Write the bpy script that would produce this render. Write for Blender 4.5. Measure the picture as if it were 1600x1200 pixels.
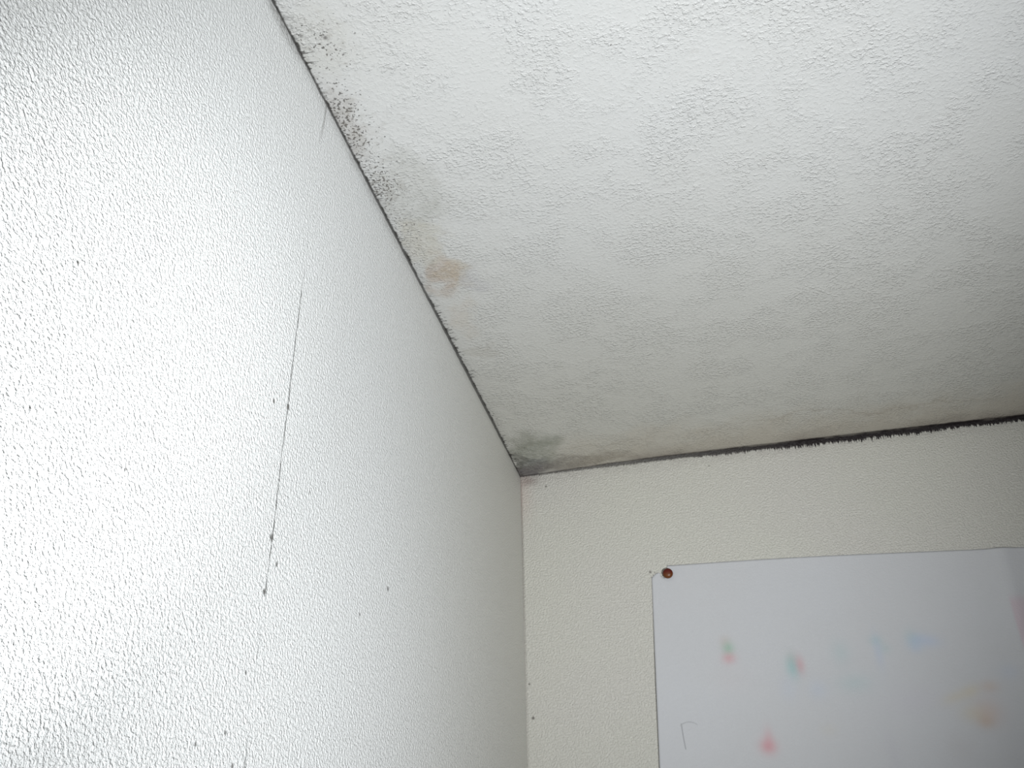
import bpy, bmesh, math, random
from mathutils import Vector, Matrix

for o in list(bpy.data.objects):
    bpy.data.objects.remove(o, do_unlink=True)
sc = bpy.context.scene
col = sc.collection

# ------------------------------------------------------------------ camera
H = 2.40                                   # ceiling height; room corner is at (0, 0, H)
RIGHT = Vector((0.97381, 0.22673, -0.01722))
DOWN = Vector((-0.13202, 0.50212, -0.85466))
FWD = Vector((-0.18513, 0.83455, 0.51890))
CAM = Vector((0.22628, -1.05709, 1.87908))
cd = bpy.data.cameras.new('camera')
cd.sensor_width = 36.0
cd.lens = 36.0 * 1500 / 1600
cd.clip_start = 0.01
cam = bpy.data.objects.new('camera', cd)
mw = Matrix((RIGHT, -DOWN, -FWD)).transposed().to_4x4()
mw.translation = CAM
cam.matrix_world = mw
col.objects.link(cam)
sc.camera = cam

# ------------------------------------------------------------------ view, world, lights
sc.view_settings.view_transform = 'Standard'
sc.view_settings.look = 'None'
sc.view_settings.gamma = 1
sc.view_settings.exposure = 0.0
w = bpy.data.worlds.new('world')
sc.world = w
w.use_nodes = True
w.node_tree.nodes['Background'].inputs[0].default_value = (0.9, 0.95, 1, 1)
w.node_tree.nodes['Background'].inputs[1].default_value = 0.3

def flash(name, pos, aim, half, power, size):
    l = bpy.data.lights.new(name, 'SPOT')
    l.energy = power
    l.color = FLASH_COLOR
    l.spot_size = 2 * half
    l.spot_blend = 1.0
    l.shadow_soft_size = size
    o = bpy.data.objects.new(name, l)
    o.location = pos
    o.rotation_euler = Vector(aim).to_track_quat('-Z', 'Y').to_euler()
    col.objects.link(o)


FLASH_COLOR = (0.97, 1.0, 1.015)
# small built-in flash of the camera, and a stronger unseen spot added on its right to brighten the walls
flash('built_in_flash', CAM + RIGHT * -0.0217 + DOWN * 0.12 - FWD * 0.0057, FWD + RIGHT * -0.476 + DOWN * -0.3334, 0.3153, 18.5, 0.008)
flash('added_wall_spot', (0.500, -1.0523, 1.7159), (-1, 1.5958, 1.4687), 0.7102, 53.5, 0.02)


# ------------------------------------------------------------------ helpers
def ray(px, py):
    return (RIGHT * (px - 800) + DOWN * (py - 600) + FWD * 1500).normalized()


def on_ceiling(px, py):
    d = ray(px, py)
    return CAM + d * ((H - CAM.z) / d.z)


def on_left(px, py):
    d = ray(px, py)
    return CAM + d * (-CAM.x / d.x)


def on_far(px, py, off=0.0):
    d = ray(px, py)
    return CAM + d * ((-off - CAM.y) / d.y)


def link(name, bm, mat, parent=None, smooth=False):
    me = bpy.data.meshes.new(name)
    bm.normal_update()
    bm.to_mesh(me)
    bm.free()
    o = bpy.data.objects.new(name, me)
    if mat:
        me.materials.append(mat)
    if smooth:
        for p in me.polygons:
            p.use_smooth = True
    if parent:
        o.parent = parent
    col.objects.link(o)
    return o


def box_bm(lo, hi, bm=None):
    bm = bm or bmesh.new()
    g = bmesh.ops.create_cube(bm, size=1)
    for v in g['verts']:
        v.co = Vector([lo[i] + (v.co[i] + 0.5) * (hi[i] - lo[i]) for i in range(3)])
    return bm


class NT:
    """small builder for node materials"""
    def __init__(s, name):
        s.m = bpy.data.materials.new(name)
        s.m.use_nodes = True
        s.t = s.m.node_tree
        s.b = s.t.nodes['Principled BSDF']
        s.pos = s.t.nodes.new('ShaderNodeNewGeometry').outputs['Position']
        sx = s.t.nodes.new('ShaderNodeSeparateXYZ')
        s.t.links.new(s.pos, sx.inputs[0])
        s.x, s.y, s.z = sx.outputs

    def put(s, sock, v):
        if isinstance(v, bpy.types.NodeSocket):
            s.t.links.new(v, sock)
        else:
            sock.default_value = v

    def math(s, op, a, b=0.0, c=0.0, clamp=False):
        n = s.t.nodes.new('ShaderNodeMath')
        n.operation = op
        n.use_clamp = clamp
        s.put(n.inputs[0], a)
        s.put(n.inputs[1], b)
        s.put(n.inputs[2], c)
        return n.outputs[0]

    def add(s, a, b): return s.math('ADD', a, b)
    def sub(s, a, b): return s.math('SUBTRACT', a, b)
    def mul(s, a, b): return s.math('MULTIPLY', a, b)
    def mx(s, a, b): return s.math('MAXIMUM', a, b)

    def ramp(s, v, a, b, ta=0.0, tb=1.0):
        n = s.t.nodes.new('ShaderNodeMapRange')
        n.interpolation_type = 'SMOOTHSTEP'
        s.put(n.inputs[0], v)
        n.inputs[1].default_value, n.inputs[2].default_value = (a, b) if a < b else (b, a)
        n.inputs[3].default_value, n.inputs[4].default_value = (ta, tb) if a < b else (tb, ta)
        return n.outputs[0]

    def noise(s, scale, detail=2.0, rough=0.5, stretch=(1, 1, 1), off=(0, 0, 0), color=False):
        mp = s.t.nodes.new('ShaderNodeMapping')
        s.put(mp.inputs[0], s.pos)
        mp.inputs['Scale'].default_value = stretch
        mp.inputs['Location'].default_value = off
        n = s.t.nodes.new('ShaderNodeTexNoise')
        s.t.links.new(mp.outputs[0], n.inputs['Vector'])
        n.inputs['Scale'].default_value = scale
        n.inputs['Detail'].default_value = detail
        n.inputs['Roughness'].default_value = rough
        return n.outputs['Color' if color else 'Fac']

    def mix(s, f, a, b):
        n = s.t.nodes.new('ShaderNodeMix')
        n.data_type = 'RGBA'
        s.put(n.inputs[0], f)
        s.put(n.inputs[6], a if isinstance(a, bpy.types.NodeSocket) else (*a, 1))
        s.put(n.inputs[7], b if isinstance(b, bpy.types.NodeSocket) else (*b, 1))
        return n.outputs[2]

    def spot(s, p, r_in, r_out, wob=None):
        """1 inside a round mark at p, 0 outside"""
        n = s.t.nodes.new('ShaderNodeVectorMath')
        n.operation = 'DISTANCE'
        s.put(n.inputs[0], s.pos if wob is None else wob)
        n.inputs[1].default_value = p
        return s.ramp(n.outputs['Value'], r_out, r_in)

    def blot(s, p, ra, rb, ang, axes, src=None):
        """soft elliptical mark: radii ra, rb along two axes (index pair) turned by ang"""
        v = src or s.pos
        sx = s.t.nodes.new('ShaderNodeSeparateXYZ')
        s.put(sx.inputs[0], v)
        a = s.sub(sx.outputs[axes[0]], p[axes[0]])
        b = s.sub(sx.outputs[axes[1]], p[axes[1]])
        c, d = math.cos(ang), math.sin(ang)
        u = s.mul(s.add(s.mul(a, c), s.mul(b, d)), 1 / ra)
        t = s.mul(s.add(s.mul(a, -d), s.mul(b, c)), 1 / rb)
        r2 = s.add(s.mul(u, u), s.mul(t, t))
        return s.math('POWER', 2.718, s.mul(r2, -1.0))

    def warp(s, scale, amt):
        c = s.noise(scale, 2, color=True)
        n = s.t.nodes.new('ShaderNodeVectorMath')
        n.operation = 'MULTIPLY_ADD'
        s.put(n.inputs[0], c)
        n.inputs[1].default_value = (amt, amt, amt)
        s.put(n.inputs[2], s.pos)
        m = s.t.nodes.new('ShaderNodeVectorMath')
        m.operation = 'SUBTRACT'
        s.put(m.inputs[0], n.outputs[0])
        m.inputs[1].default_value = (amt / 2, amt / 2, amt / 2)
        return m.outputs[0]

    def bump(s, h, dist, strength=1.0):
        n = s.t.nodes.new('ShaderNodeBump')
        n.inputs['Strength'].default_value = strength
        n.inputs['Distance'].default_value = dist
        s.put(n.inputs['Height'], h)
        s.put(s.b.inputs['Normal'], n.outputs[0])

    def done(s, colr, rough=0.7, spec=0.4):
        s.put(s.b.inputs['Base Color'], colr if isinstance(colr, bpy.types.NodeSocket) else (*colr, 1))
        s.put(s.b.inputs['Roughness'], rough)
        s.b.inputs['Specular IOR Level'].default_value = spec
        return s.m


WALL = (0.470, 0.472, 0.466)
LEFT = (0.665, 0.672, 0.670)
DARK = (0.025, 0.023, 0.020)
BLACKISH = (0.012, 0.008, 0.009)

# ------------------------------------------------------------------ ceiling material
def ceiling_material():
    n = NT('ceiling_woodchip_paint')
    c = n.mix(n.ramp(n.noise(5, 3), 0.35, 0.7), WALL, (0.460, 0.460, 0.450))
    # yellower and a little darker towards the far wall
    c = n.mix(n.ramp(n.y, -0.60, -0.05, 0.0, 0.9), c, (0.445, 0.436, 0.394))
    # damp stains: blotches in the paint along both joints
    wp = n.warp(38, 0.055)
    wf = n.warp(90, 0.020)
    def stain(c, px, py, ra, rb, ang, colr, amt, src=wp):
        m = n.blot(on_ceiling(px, py), ra, rb, ang, (0, 1), src)
        m = n.mul(n.ramp(m, 0.25, 0.75), n.ramp(n.noise(160, 3, 0.6), 0.25, 0.65, 0.55, 1.0))
        return n.mix(n.mul(m, amt), c, colr)
    G = (0.30, 0.30, 0.27)
    c = stain(c, 640, 310, 0.030, 0.060, 0.1, G, 0.34)
    c = stain(c, 690, 330, 0.030, 0.022, 0.0, G, 0.22)
    c = stain(c, 655, 385, 0.022, 0.035, 0.2, (0.36, 0.33, 0.25), 0.38)
    c = stain(c, 690, 435, 0.016, 0.034, 0.1, (0.30, 0.21, 0.145), 0.50)
    c = stain(c, 712, 436, 0.020, 0.022, 0.3, (0.34, 0.28, 0.19), 0.38)
    c = stain(c, 742, 444, 0.018, 0.022, 0.0, (0.32, 0.31, 0.33), 0.32)
    c = stain(c, 722, 500, 0.014, 0.030, 0.1, (0.42, 0.36, 0.29), 0.30)
    c = stain(c, 752, 552, 0.018, 0.016, 0.0, (0.34, 0.32, 0.28), 0.35)
    c = stain(c, 510, 75, 0.026, 0.034, 0.2, (0.36, 0.35, 0.31), 0.25)
    c = stain(c, 545, 195, 0.016, 0.040, 0.1, (0.30, 0.27, 0.25), 0.35)
    # grey mould patch in the corner
    c = stain(c, 840, 708, 0.034, 0.050, 0.2, (0.17, 0.18, 0.14), 0.62)
    c = stain(c, 858, 692, 0.022, 0.014, 0.0, (0.18, 0.19, 0.15), 0.34)
    c = stain(c, 835, 732, 0.028, 0.026, 0.0, (0.12, 0.12, 0.125), 0.68)
    c = stain(c, 900, 724, 0.070, 0.018, 0.0, (0.12, 0.11, 0.10), 0.62)
    c = stain(c, 812, 725, 0.012, 0.022, 0.0, (0.10, 0.10, 0.085), 0.75)
    c = stain(c, 822, 738, 0.022, 0.014, 0.0, (0.10, 0.09, 0.10), 0.70)
    c = stain(c, 815, 695, 0.020, 0.030, 0.0, (0.20, 0.20, 0.16), 0.40)
    # brownish band along the far joint
    band = n.mul(n.ramp(n.add(n.y, n.mul(n.sub(n.noise(22, 3, 0.6), 0.5), 0.10)), -0.105, -0.015), n.ramp(n.x, 0.02, 0.10))
    c = n.mix(n.mul(band, 0.34), c, (0.36, 0.29, 0.20))
    edge = n.mul(n.ramp(n.add(n.y, n.mul(n.sub(n.noise(40, 3, 0.6, off=(3, 1, 0)), 0.5), 0.035)), -0.034, -0.004),
                 n.ramp(n.noise(14, 2, off=(9, 0, 0)), 0.35, 0.62))
    c = n.mix(n.mul(edge, 0.45), c, (0.16, 0.13, 0.11))
    # wandering tide lines left by the damp
    tl = n.math('ABSOLUTE', n.add(n.y, n.add(0.052, n.mul(n.sub(n.noise(9, 4, 0.6, off=(4, 4, 0)), 0.5), 0.12))))
    c = n.mix(n.mul(n.mul(n.ramp(tl, 0.0030, 0.0), n.ramp(n.noise(11, 2, off=(0, 7, 0)), 0.42, 0.60)), 0.22), c, (0.20, 0.16, 0.11))
    # fine black mould freckles beside the left joint, thick in three patches
    patches = None
    for px, py, ra, rb, a in ((545, 200, 0.020, 0.052, 1.0), (592, 290, 0.022, 0.040, 1.0), (528, 160, 0.020, 0.032, .7),
                              (510, 68, 0.022, 0.030, .62), (575, 262, 0.015, 0.03, .6),
                              (630, 365, 0.016, 0.060, .62), (640, 330, 0.040, 0.045, .38), (470, 65, 0.020, 0.040, .5),
                              (500, 110, 0.030, 0.060, .36), (655, 405, 0.012, 0.03, .55), (560, 195, .03, .03, .4)):
        b = n.mul(n.blot(on_ceiling(px, py), ra, rb, 0.0, (0, 1), wf), a)
        patches = b if patches is None else n.mx(patches, b)
    grain = n.noise(500, 2, 0.55, off=(2, 5, 0))
    frk = n.ramp(n.add(grain, n.mul(patches, 0.225)), 0.745, 0.79)
    c = n.mix(n.mul(frk, 0.82), c, (0.045, 0.040, 0.035))
    haze = n.mul(n.ramp(n.add(n.noise(140, 3, 0.6), n.mul(patches, 0.25)), 0.60, 0.85), 0.25)
    c = n.mix(haze, c, (0.20, 0.18, 0.15))
    # single specks
    sp = None
    for px, py, r, a in ((508, 61, .0017, .75), (512, 64, .0012, .5), (519, 71, .0019, .7), (537, 86, .0012, .95), (504, 98, .001, .6),
                         (605, 282, .0015, .95), (698, 396, .0014, .95), (780, 402, .0012, .6), (741, 549, .0017, .7),
                         (685, 124, .0011, .7), (660, 438, .0015, .7), (1310, 581, .0017, .8), (1271, 573, .0013, .6),
                         (1354, 558, .0010, .6), (762, 585, .0013, .5), (919, 661, .0018, .6), (470, 58, .0018, .5),
                         (502, 131, .0013, .8), (558, 219, .0013, .8), (680, 437, .0012, .4)):
        m = n.mul(n.spot(on_ceiling(px, py), r * 0.5, r * 1.5, wf if r > .0018 else None), a)
        sp = m if sp is None else n.mx(sp, m)
    c = n.mix(sp, c, (0.05, 0.045, 0.04))
    # black line of mould in the two joints
    wl = n.add(0.0003, n.mul(n.ramp(n.noise(60, 3, 0.7, stretch=(.2, 1, 1)), 0.40, 0.80), 0.0022))
    jl = n.ramp(n.sub(n.x, wl), 0.0010, -0.0006)
    jl = n.mul(jl, n.ramp(n.noise(45, 2, off=(1, 1, 8)), 0.25, 0.50, 0.72, 1.0))
    spur = n.mul(n.ramp(n.add(n.mul(n.x, -18.0), n.noise(420, 2, 0.5, stretch=(.35, 1, 1))), 0.50, 0.56), 0.75)
    spur = n.mul(spur, n.ramp(n.x, 0.012, 0.004))
    c = n.mix(n.mul(spur, n.ramp(n.noise(16, 2, off=(0, 3, 3)), 0.40, 0.60, 0.15, 1.0)), c, DARK)
    c = n.mix(n.mul(jl, 0.93), c, DARK)
    wb = n.add(n.ramp(n.x, 0.12, 0.50, 0.0, 0.0034), n.mul(n.noise(70, 3, 0.7, stretch=(1, .2, 1)), 0.0036))
    jb = n.ramp(n.add(n.math('ABSOLUTE', n.y), n.mul(wb, -1.0)), 0.0028, -0.0012)
    jb = n.mul(jb, n.ramp(n.noise(26, 3, 0.6, off=(5, 1, 8)), 0.30, 0.55, 0.60, 1.0))
    jb = n.mul(jb, n.ramp(n.x, 0.10, 0.34, 0.74, 0.98))
    c = n.mix(jb, c, BLACKISH)
    # woodchip relief
    h = n.add(n.mul(n.ramp(n.noise(350, 2, 0.6, stretch=(1, 1.15, 1)), 0.42, 0.75), 1.0), n.mul(n.noise(700, 2), 0.45))
    h = n.add(h, n.mul(n.noise(60, 2), 1.0))
    h = n.mul(h, n.ramp(n.noise(26, 2, off=(7, 7, 0)), 0.36, 0.62, 0.45, 1.15))
    n.bump(h, 0.00052)
    return n.done(c, rough=n.ramp(n.noise(120, 2), 0.3, 0.7, 0.38, 0.55), spec=0.45)


# ------------------------------------------------------------------ left wall material
def left_material():
    n = NT('left_wallpaper')
    c = n.mix(n.ramp(n.noise(4, 3), 0.35, 0.7), LEFT, (0.658, 0.662, 0.656))
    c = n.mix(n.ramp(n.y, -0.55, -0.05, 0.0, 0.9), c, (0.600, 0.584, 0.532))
    # fine mottled print of the wallpaper
    c = n.mix(n.ramp(n.noise(560, 2, 0.7, off=(4, 0, 0)), 0.40, 0.60, 0.0, 0.20), c, (0.42, 0.42, 0.40))
    depth = n.sub(H, n.z)                    # distance below the ceiling
    # mould under the joint
    wj = n.add(0.0002, n.mul(n.ramp(n.noise(50, 3, 0.7, stretch=(1, 1, .2)), 0.42, 0.80), 0.0016))
    up = n.ramp(n.y, -0.30, -0.75)           # dirtier away from the corner
    j = n.ramp(n.sub(depth, wj), 0.0014, -0.0004)
    smear = n.mul(n.mul(n.ramp(depth, 0.016, 0.0), up), n.ramp(n.noise(12, 3, 0.7, off=(0, 8, 0)), 0.40, 0.66))
    c = n.mix(n.mul(n.mul(smear, n.ramp(n.noise(260, 3, 0.7), 0.38, 0.62, 0.25, 1.0)), 0.80), c, (0.10, 0.095, 0.085))
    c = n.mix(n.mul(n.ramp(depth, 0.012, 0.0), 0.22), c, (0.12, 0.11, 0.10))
    c = n.mix(n.mul(j, 0.80), c, DARK)
    # upright wallpaper seam, its dirt broken into dashes
    p0 = on_left(470, 465)
    ys = p0.y
    wig = n.add(n.y, n.mul(n.sub(n.noise(9, 2, stretch=(0, 0, 1)), 0.5), 0.006))
    d = n.math('ABSOLUTE', n.sub(wig, ys))
    ends = n.mul(n.ramp(n.z, on_left(412, 926).z - 0.004, on_left(412, 926).z + 0.004),
                 n.ramp(n.z, on_left(472, 452).z + 0.003, on_left(472, 452).z - 0.003))
    dash = n.ramp(n.noise(60, 4, 0.8, stretch=(0, 0, 1), off=(0, 0, 4)), 0.38, 0.56, 0.25, 1.0)
    seam = n.mul(n.mul(n.ramp(d, 0.0010, 0.0002), dash), ends)
    low = n.mul(n.ramp(n.z, on_left(384, 1150).z + 0.01, on_left(384, 1150).z - 0.02), 0.75)
    high = n.mul(n.ramp(n.z, on_left(485, 385).z + 0.03, on_left(485, 385).z), 0.20)
    rest = n.mul(n.mul(n.ramp(d, 0.0012, 0.0003), n.mx(low, n.mul(high, n.ramp(n.noise(34, 2, stretch=(0, 0, 1)), 0.4, 0.6)))), 1.0)
    c = n.mix(n.mul(n.mx(seam, rest), 0.88), c, (0.05, 0.048, 0.045))
    # specks
    sp = None
    for px, py, r, a in ((122, 410, .0011, .9), (47, 637, .0008, .9), (197, 733, .0010, .9), (15, 780, .0006, .7),
                         (384, 1051, .0014, .75), (352, 1145, .0014, .75), (305, 1163, .0013, .75), (432, 882, .0018, .8),
                         (428, 627, .0018, .8), (606, 920, .0022, .8), (450, 636, .0024, .85), (424, 840, .0024, .85),
                         (413, 925, .0022, .85), (363, 1197, .0015, .8), (562, 960, .0016, .6), (484, 769, .0015, .5)):
        m = n.mul(n.spot(on_left(px, py), r * 0.3, r * 1.15), a)
        sp = m if sp is None else n.mx(sp, m)
    c = n.mix(sp, c, (0.06, 0.055, 0.05))
    # a hair hanging from the joint
    ph = on_left(509, 172)
    hd = n.math('ABSOLUTE', n.sub(n.y, n.add(ph.y, n.mul(n.math('POWER', n.sub(ph.z, n.z), 2.0), -3.0))))
    hr = n.mul(n.ramp(hd, 0.0016, 0.0004), n.mul(n.ramp(n.z, ph.z - 0.045, ph.z - 0.01), n.ramp(n.z, ph.z + 0.006, ph.z + 0.004)))
    c = n.mix(n.mul(hr, 0.5), c, (0.12, 0.11, 0.10))
    h = n.add(n.mul(n.ramp(n.noise(500, 2, 0.6), 0.35, 0.72), 1.0), n.mul(n.noise(800, 2), 0.8))
    n.bump(h, 0.00072)
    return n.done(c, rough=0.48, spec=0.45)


# ------------------------------------------------------------------ far wall material
def far_material():
    n = NT('far_wallpaper')
    c = n.mix(n.ramp(n.noise(5, 3), 0.35, 0.7), (0.540, 0.529, 0.476), (0.537, 0.519, 0.480))
    c = n.mix(n.ramp(n.noise(560, 2, 0.7, off=(4, 0, 0)), 0.40, 0.60, 0.0, 0.16), c, (0.38, 0.37, 0.33))
    depth = n.sub(H, n.z)
    # hairy lower fringe of the mould line
    fr = n.noise(520, 3, 0.75, stretch=(1, 1, 0.18))
    wj = n.add(n.ramp(n.x, 0.17, 0.42, 0.0, 0.0012), n.mul(n.ramp(fr, 0.30, 0.78), n.ramp(n.x, 0.15, 0.40, 0.0022, 0.0078)))
    wj = n.mul(wj, n.ramp(n.noise(22, 3, 0.7, off=(6, 0, 0)), 0.30, 0.62, 0.40, 1.15))
    j = n.mul(n.ramp(n.sub(depth, wj), 0.0012, -0.0016), n.ramp(n.x, 0.01, 0.36, 0.66, 0.99))
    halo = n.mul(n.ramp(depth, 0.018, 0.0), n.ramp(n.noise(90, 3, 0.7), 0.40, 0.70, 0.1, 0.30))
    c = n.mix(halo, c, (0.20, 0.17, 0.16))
    wf = n.warp(120, 0.010)
    pc = on_far(826, 752)
    c = n.mix(n.mul(n.blot(pc, 0.012, 0.007, 0, (0, 2), wf), 0.50), c, (0.17, 0.11, 0.10))
    c = n.mix(j, c, BLACKISH)
    # dark line in the upright corner, stronger near the ceiling
    c = n.mix(n.mul(n.ramp(n.x, 0.0035, 0.0), n.ramp(n.z, H - 0.35, H - 0.02, 0.30, 0.75)), c, (0.20, 0.18, 0.16))
    c = n.mix(n.mul(n.blot(on_far(818, 775), 0.010, 0.035, 0, (0, 2)), 0.22), c, (0.50, 0.33, 0.28))
    sp = None
    for px, py, r, a in ((1016, 894, .0018, .75), (1023, 894, .0010, .5), (853, 760, .0016, .7), (827, 1069, .0014, .7),
                         (833, 1122, .0020, .8), (1108, 728, .0016, .4)):
        m = n.mul(n.spot(on_far(px, py), r * 0.3, r * 1.3), a)
        sp = m if sp is None else n.mx(sp, m)
    c = n.mix(sp, c, (0.08, 0.07, 0.06))
    h = n.add(n.mul(n.ramp(n.noise(480, 2, 0.6, off=(3, 3, 3)), 0.35, 0.72), 1.0), n.mul(n.noise(900, 2), 0.7))
    n.bump(h, 0.00060)
    return n.done(c, rough=0.5, spec=0.4)


def plain(name, colr, rough=0.7, bump=0.0004, scale=200):
    n = NT(name)
    n.bump(n.noise(scale, 3), bump)
    return n.done(n.mix(n.noise(6, 3), colr, tuple(v * 0.93 for v in colr)), rough=rough)


# ------------------------------------------------------------------ the room
RX, RY = 3.2, -3.6                        # right wall and rear wall
T = 0.12


def struct(o, label=None):
    o['kind'] = 'structure'
    return o


# ceiling: the plaster dips by a few millimetres into the corner
def sag(x, y):
    r = math.hypot(x, y)
    return 0.0050 * (1 - math.exp(-(r / 0.10) ** 2)) * math.exp(-(r / 0.55) ** 2)


bm = bmesh.new()
xs = [0.02 * i for i in range(61)] + [1.5, 2.0, 2.6, RX]
ys = [-0.02 * i for i in range(61)] + [-1.6, -2.2, -3.0, RY]
grid = [[bm.verts.new((x, y, H + sag(x, y))) for x in xs] for y in ys]
for j in range(len(ys) - 1):
    for i in range(len(xs) - 1):
        bm.faces.new((grid[j][i], grid[j][i + 1], grid[j + 1][i + 1], grid[j + 1][i]))
r = bmesh.ops.extrude_face_region(bm, geom=bm.faces[:])
for v in r['geom']:
    if isinstance(v, bmesh.types.BMVert):
        v.co.z = H + T
bmesh.ops.recalc_face_normals(bm, faces=bm.faces[:])
struct(link('ceiling', bm, ceiling_material()))

struct(link('wall_left', box_bm((-T, RY, 0), (0, T, H + T)), left_material()))
struct(link('wall_far', box_bm((0, 0, 0), (RX, T, H + T)), far_material()))
pw = plain('painted_wall', (0.66, 0.64, 0.60))
struct(link('wall_rear', box_bm((-T, RY - T, 0), (RX + T, RY, H + T)), pw))
# right wall with an unseen window opening, added for its daylight
wb = bmesh.new()
WY0, WY1, WZ0, WZ1 = -2.5, -1.2, 0.9, 2.05
box_bm((RX, RY, 0), (RX + T, WY0, H + T), wb)
box_bm((RX, WY1, 0), (RX + T, T, H + T), wb)
box_bm((RX, WY0, 0), (RX + T, WY1, WZ0), wb)
box_bm((RX, WY0, WZ1), (RX + T, WY1, H + T), wb)
struct(link('wall_right', wb, pw))
fb = bmesh.new()
q = 0.05
for lo, hi in (((RX + .03, WY0, WZ0), (RX + .09, WY0 + q, WZ1)), ((RX + .03, WY1 - q, WZ0), (RX + .09, WY1, WZ1)),
               ((RX + .03, WY0 + q, WZ0), (RX + .09, WY1 - q, WZ0 + q)), ((RX + .03, WY0 + q, WZ1 - q), (RX + .09, WY1 - q, WZ1)),
               ((RX + .03, (WY0 + WY1) / 2 - .025, WZ0 + q), (RX + .09, (WY0 + WY1) / 2 + .025, WZ1 - q))):
    box_bm(lo, hi, fb)
win = struct(link('added_window_1', fb, plain('window_paint', (0.75, 0.75, 0.73), 0.4)))
gm = NT('window_glass')
gm.b.inputs['Transmission Weight'].default_value = 1.0
gm.b.inputs['IOR'].default_value = 1.02
gmat = gm.done((0.95, 0.97, 0.97), rough=0.0, spec=0.3)
link('pane', box_bm((RX + .058, WY0 + q, WZ0 + q), (RX + .062, WY1 - q, WZ1 - q)), gmat, win)
struct(link('floor', box_bm((-T, RY - T, -T), (RX + T, T, 0)), plain('floor_boards', (0.42, 0.31, 0.20), 0.45)))

# ------------------------------------------------------------------ the sheet of paper
PIN = on_far(1044, 898)
TL = on_far(1017.5, 886.0)                # where the uncut corner of the sheet would be
TR = on_far(1600, 853)
BL = on_far(1031, 1200)
U = (TR - TL).normalized()
Vd = (BL - TL).normalized()
W_, H_ = 0.841, 0.594
fold = (on_far(1567, 868) - TL).dot(U)


def paper_material():
    n = NT('drawing_paper')
    base = (0.484, 0.488, 0.505)
    c = n.mix(n.ramp(n.noise(7, 2), 0.35, 0.65), base, (0.480, 0.482, 0.495))
    def mark(c, px, py, rpx, rpy, ang, colr, amt):
        s_ = 1.0 / 1290.0
        m = n.blot(on_far(px, py), rpx * s_, rpy * s_, ang, (0, 2))
        return n.mix(n.mul(m, amt * 0.72), c, colr)
    R_, G_, B_, Y_, T_ = (0.55, 0.16, 0.19), (0.10, 0.36, 0.20), (0.30, 0.42, 0.66), (0.55, 0.44, 0.22), (0.14, 0.40, 0.40)
    for a in ((1133, 1004, 8, 9, 0, (0.45, 0.33, 0.28), .38), (1138, 1014, 8, 9, 0, G_, .55), (1139, 1029, 9, 8, 0, R_, .55),
              (1237, 1030, 7, 10, 0, (0.30, 0.30, 0.25), .35), (1239, 1044, 9, 14, .1, T_, .58), (1250, 1040, 6, 12, 0, R_, .48),
              (1199, 1166, 10, 10, 0, R_, .62), (1201, 1151, 6, 12, 0, R_, .28), (1206, 1168, 9, 9, 0, R_, .2),
              (1368, 1001, 9, 7, 0, T_, .25), (1372, 1018, 6, 22, 0, B_, .26), (1383, 1014, 8, 7, 0, T_, .18),
              (1425, 998, 9, 12, .2, T_, .22), (1430, 1002, 12, 9, .4, B_, .34), (1451, 1002, 14, 8, -.2, B_, .34), (1432, 1014, 8, 6, 0, B_, .2),
              (1313, 1020, 12, 16, 0, T_, .18), (1335, 1068, 22, 12, 0, T_, .20), (1278, 1078, 12, 12, 0, B_, .18),
              (1232, 1076, 12, 16, 0, B_, .13), (1492, 1090, 16, 7, .3, Y_, .30), (1517, 1080, 12, 8, .4, Y_, .35),
              (1546, 1073, 11, 8, 0, (0.5, .3, .18), .34), (1545, 1112, 16, 16, 0, (0.55, .30, .2), .32), (1522, 1115, 16, 11, 0, Y_, .32),
              (1541, 1128, 10, 8, 0, (.45, .25, .12), .38), (1144, 1062, 26, 20, 0, (.5, .38, .36), .10),
              (1395, 1175, 8, 26, .1, (.35, .33, .4), .16), (1295, 1141, 10, 8, 0, Y_, .10), (1577, 1050, 12, 10, 0, B_, .16),
              (1500, 1165, 20, 16, 0, (.35, .3, .28), .14), (1430, 1095, 30, 16, .2, (.45, .35, .5), .10)):
        c = mark(c, *a)
    # pink area beyond the fold
    pr = on_far(1587, 975)
    pk = n.mul(n.ramp(n.x, on_far(1584, 975).x, on_far(1590, 975).x),
               n.mul(n.ramp(n.z, on_far(1592, 1030).z, on_far(1592, 1000).z), n.ramp(n.z, on_far(1592, 925).z, on_far(1592, 945).z)))
    c = n.mix(n.mul(pk, 0.30), c, (0.50, 0.27, 0.34))
    # thin pencil curve
    a0, a1 = on_far(1065, 1132), on_far(1072, 1172)
    tt = n.mul(n.sub(a0.z, n.z), 1 / (a0.z - a1.z))
    cx = n.add(a0.x, n.mul(n.math('POWER', n.mx(tt, 0.0), 1.6), a1.x - a0.x))
    pen = n.mul(n.ramp(n.math('ABSOLUTE', n.sub(n.x, cx)), 0.0011, 0.0003), n.mul(n.ramp(tt, -0.03, 0.0), n.ramp(tt, 1.02, 0.98)))
    b0 = on_far(1076, 1129)
    cz = n.add(b0.z, n.mul(n.math('POWER', n.sub(n.x, b0.x), 2.0), -40.0))
    pen2 = n.mul(n.ramp(n.math('ABSOLUTE', n.sub(n.z, cz)), 0.0011, 0.0003), n.ramp(n.math('ABSOLUTE', n.sub(n.x, b0.x)), 0.010, 0.008))
    c = n.mix(n.mul(n.mx(pen, n.mul(pen2, .6)), 0.42), c, (0.15, 0.15, 0.16))
    n.bump(n.add(n.noise(500, 2), n.mul(n.noise(14, 2), 6.0)), 0.00022)
    return n.done(c, rough=0.6, spec=0.3)


NU, NV = 120, 84


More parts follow.
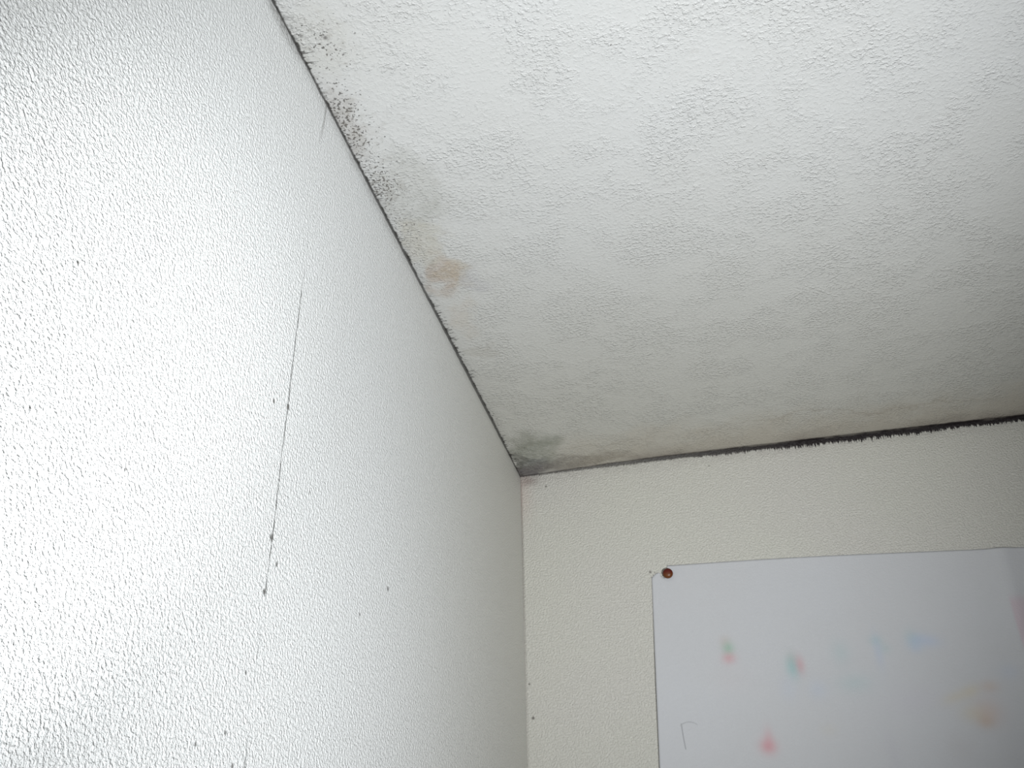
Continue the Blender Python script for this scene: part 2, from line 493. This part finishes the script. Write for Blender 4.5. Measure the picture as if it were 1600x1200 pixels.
def lift(u, v):
    """distance of the sheet from the wall: waves, a ridge at the fold, a lifted left edge"""
    a = 0.0016 + 0.0010 * math.sin(u * 9.0 + 0.7) * (0.4 + v) + 0.0006 * math.sin(v * 17 + u * 6)
    a *= min(1.0, 0.12 + v / 0.15)
    a += 0.0030 * math.exp(-((u - fold) / 0.012) ** 2)
    a += 0.0035 * (v / 0.6) * math.exp(-(u / 0.05) ** 2)          # left edge stands off lower down
    pu, pv = (PIN - TL).dot(U), (PIN - TL).dot(Vd)
    k = math.exp(-(((u - pu) ** 2 + (v - pv) ** 2) / 0.02 ** 2))
    a = a * (1 - 0.75 * k) + 0.0010 * k
    return max(a, 0.0004)


def top_wave(u):
    return 0.0016 * math.sin(u * 11.0)


bm = bmesh.new()
us = sorted(set([0.7 * i / 90 * W_ / 0.7 * 1.0 for i in range(91)] + [fold - .006, fold, fold + .006] + [0.002 * i for i in range(18)]))
vs = sorted(set([H_ * i / 70 for i in range(71)] + [0.002 * i for i in range(14)]))
def notch(u, v):
    """the torn corner beside the pin: gone down to a ragged line"""
    pts = [(0.0, 0.0125), (0.004, 0.0095), (0.0085, 0.0068), (0.0115, 0.0125), (0.0150, 0.0150), (0.0165, 0.0060), (0.0185, 0.0)]
    for (a, b), (c_, d_) in zip(pts, pts[1:]):
        if a <= u <= c_:
            return v < b + (d_ - b) * (u - a) / (c_ - a) - 1e-4
    return False
P = {}
def pv_(u, v):
    k = (round(u, 6), round(v, 6))
    if k not in P:
        p = TL + U * u + Vd * v
        p.z += top_wave(u) * max(0, 1 - v / 0.1)
        p.y = -lift(u, v)
        P[k] = bm.verts.new(p)
    return P[k]
for j in range(len(vs) - 1):
    for i in range(len(us) - 1):
        uc, vc = (us[i] + us[i + 1]) / 2, (vs[j] + vs[j + 1]) / 2
        if uc < 0.02 and vc < 0.02 and notch(uc, vc):
            continue
        bm.faces.new((pv_(us[i], vs[j]), pv_(us[i], vs[j + 1]), pv_(us[i + 1], vs[j + 1]), pv_(us[i + 1], vs[j])))
# put the mesh origin at the pin
for v in bm.verts:
    v.co -= PIN
paper = link('paper_sheet', bm, paper_material(), smooth=True)
paper.location = PIN
sol = paper.modifiers.new('thickness', 'SOLIDIFY')
sol.thickness = 0.00025
sol.offset = 0.0
paper['label'] = 'large white paper sheet with faint coloured marks pinned to the far wall'
paper['category'] = 'paper'

# ------------------------------------------------------------------ the pin
pin = bpy.data.objects.new('push_pin', None)
pin.empty_display_size = 0.01
pin.location = PIN
col.objects.link(pin)
pin['label'] = 'small glossy reddish brown round-headed pin in the corner of the white paper'
pin['category'] = 'pin'


def lathe(profile, seg=48):
    """profile of (radius, distance from the wall) turned about the wall normal"""
    bm = bmesh.new()
    rings = []
    for r, d in profile:
        if r < 1e-6:
            rings.append([bm.verts.new((0, -d, 0))])
        else:
            rings.append([bm.verts.new((r * math.cos(2 * math.pi * k / seg), -d, r * math.sin(2 * math.pi * k / seg))) for k in range(seg)])
    for a, b in zip(rings, rings[1:]):
        for k in range(seg):
            k2 = (k + 1) % seg
            if len(a) == 1:
                bm.faces.new((a[0], b[k], b[k2]))
            elif len(b) == 1:
                bm.faces.new((a[k], b[0], a[k2]))
            else:
                bm.faces.new((a[k], b[k], b[k2], a[k2]))
    bmesh.ops.recalc_face_normals(bm, faces=bm.faces[:])
    return bm


pm = NT('pin_plastic')
pmix = pm.mix(pm.ramp(pm.z, PIN.z - 0.004, PIN.z + 0.002), (0.115, 0.034, 0.004), (0.085, 0.006, 0.002))
pm.b.inputs['Coat Weight'].default_value = 0.1
pmat = pm.done(pmix, rough=0.42, spec=0.35)
R0 = 0.0058
prof = [(0, 0.0030), (R0 * .80, 0.0030), (R0 * .97, 0.0034), (R0, 0.0042), (R0 * .97, 0.0052)]
for k in range(1, 9):
    t = k / 8 * math.pi / 2
    prof.append((R0 * .97 * math.cos(t), 0.0052 + 0.0032 * math.sin(t)))
link('pin_head', lathe(prof), pmat, pin, smooth=True)
mm = NT('pin_steel')
mm.b.inputs['Metallic'].default_value = 1.0
link('needle', lathe([(0, 0.0034), (0.0006, 0.0034), (0.0006, -0.004), (0, -0.007)], 16), mm.done((0.6, 0.6, 0.6), rough=0.3), pin, smooth=True)
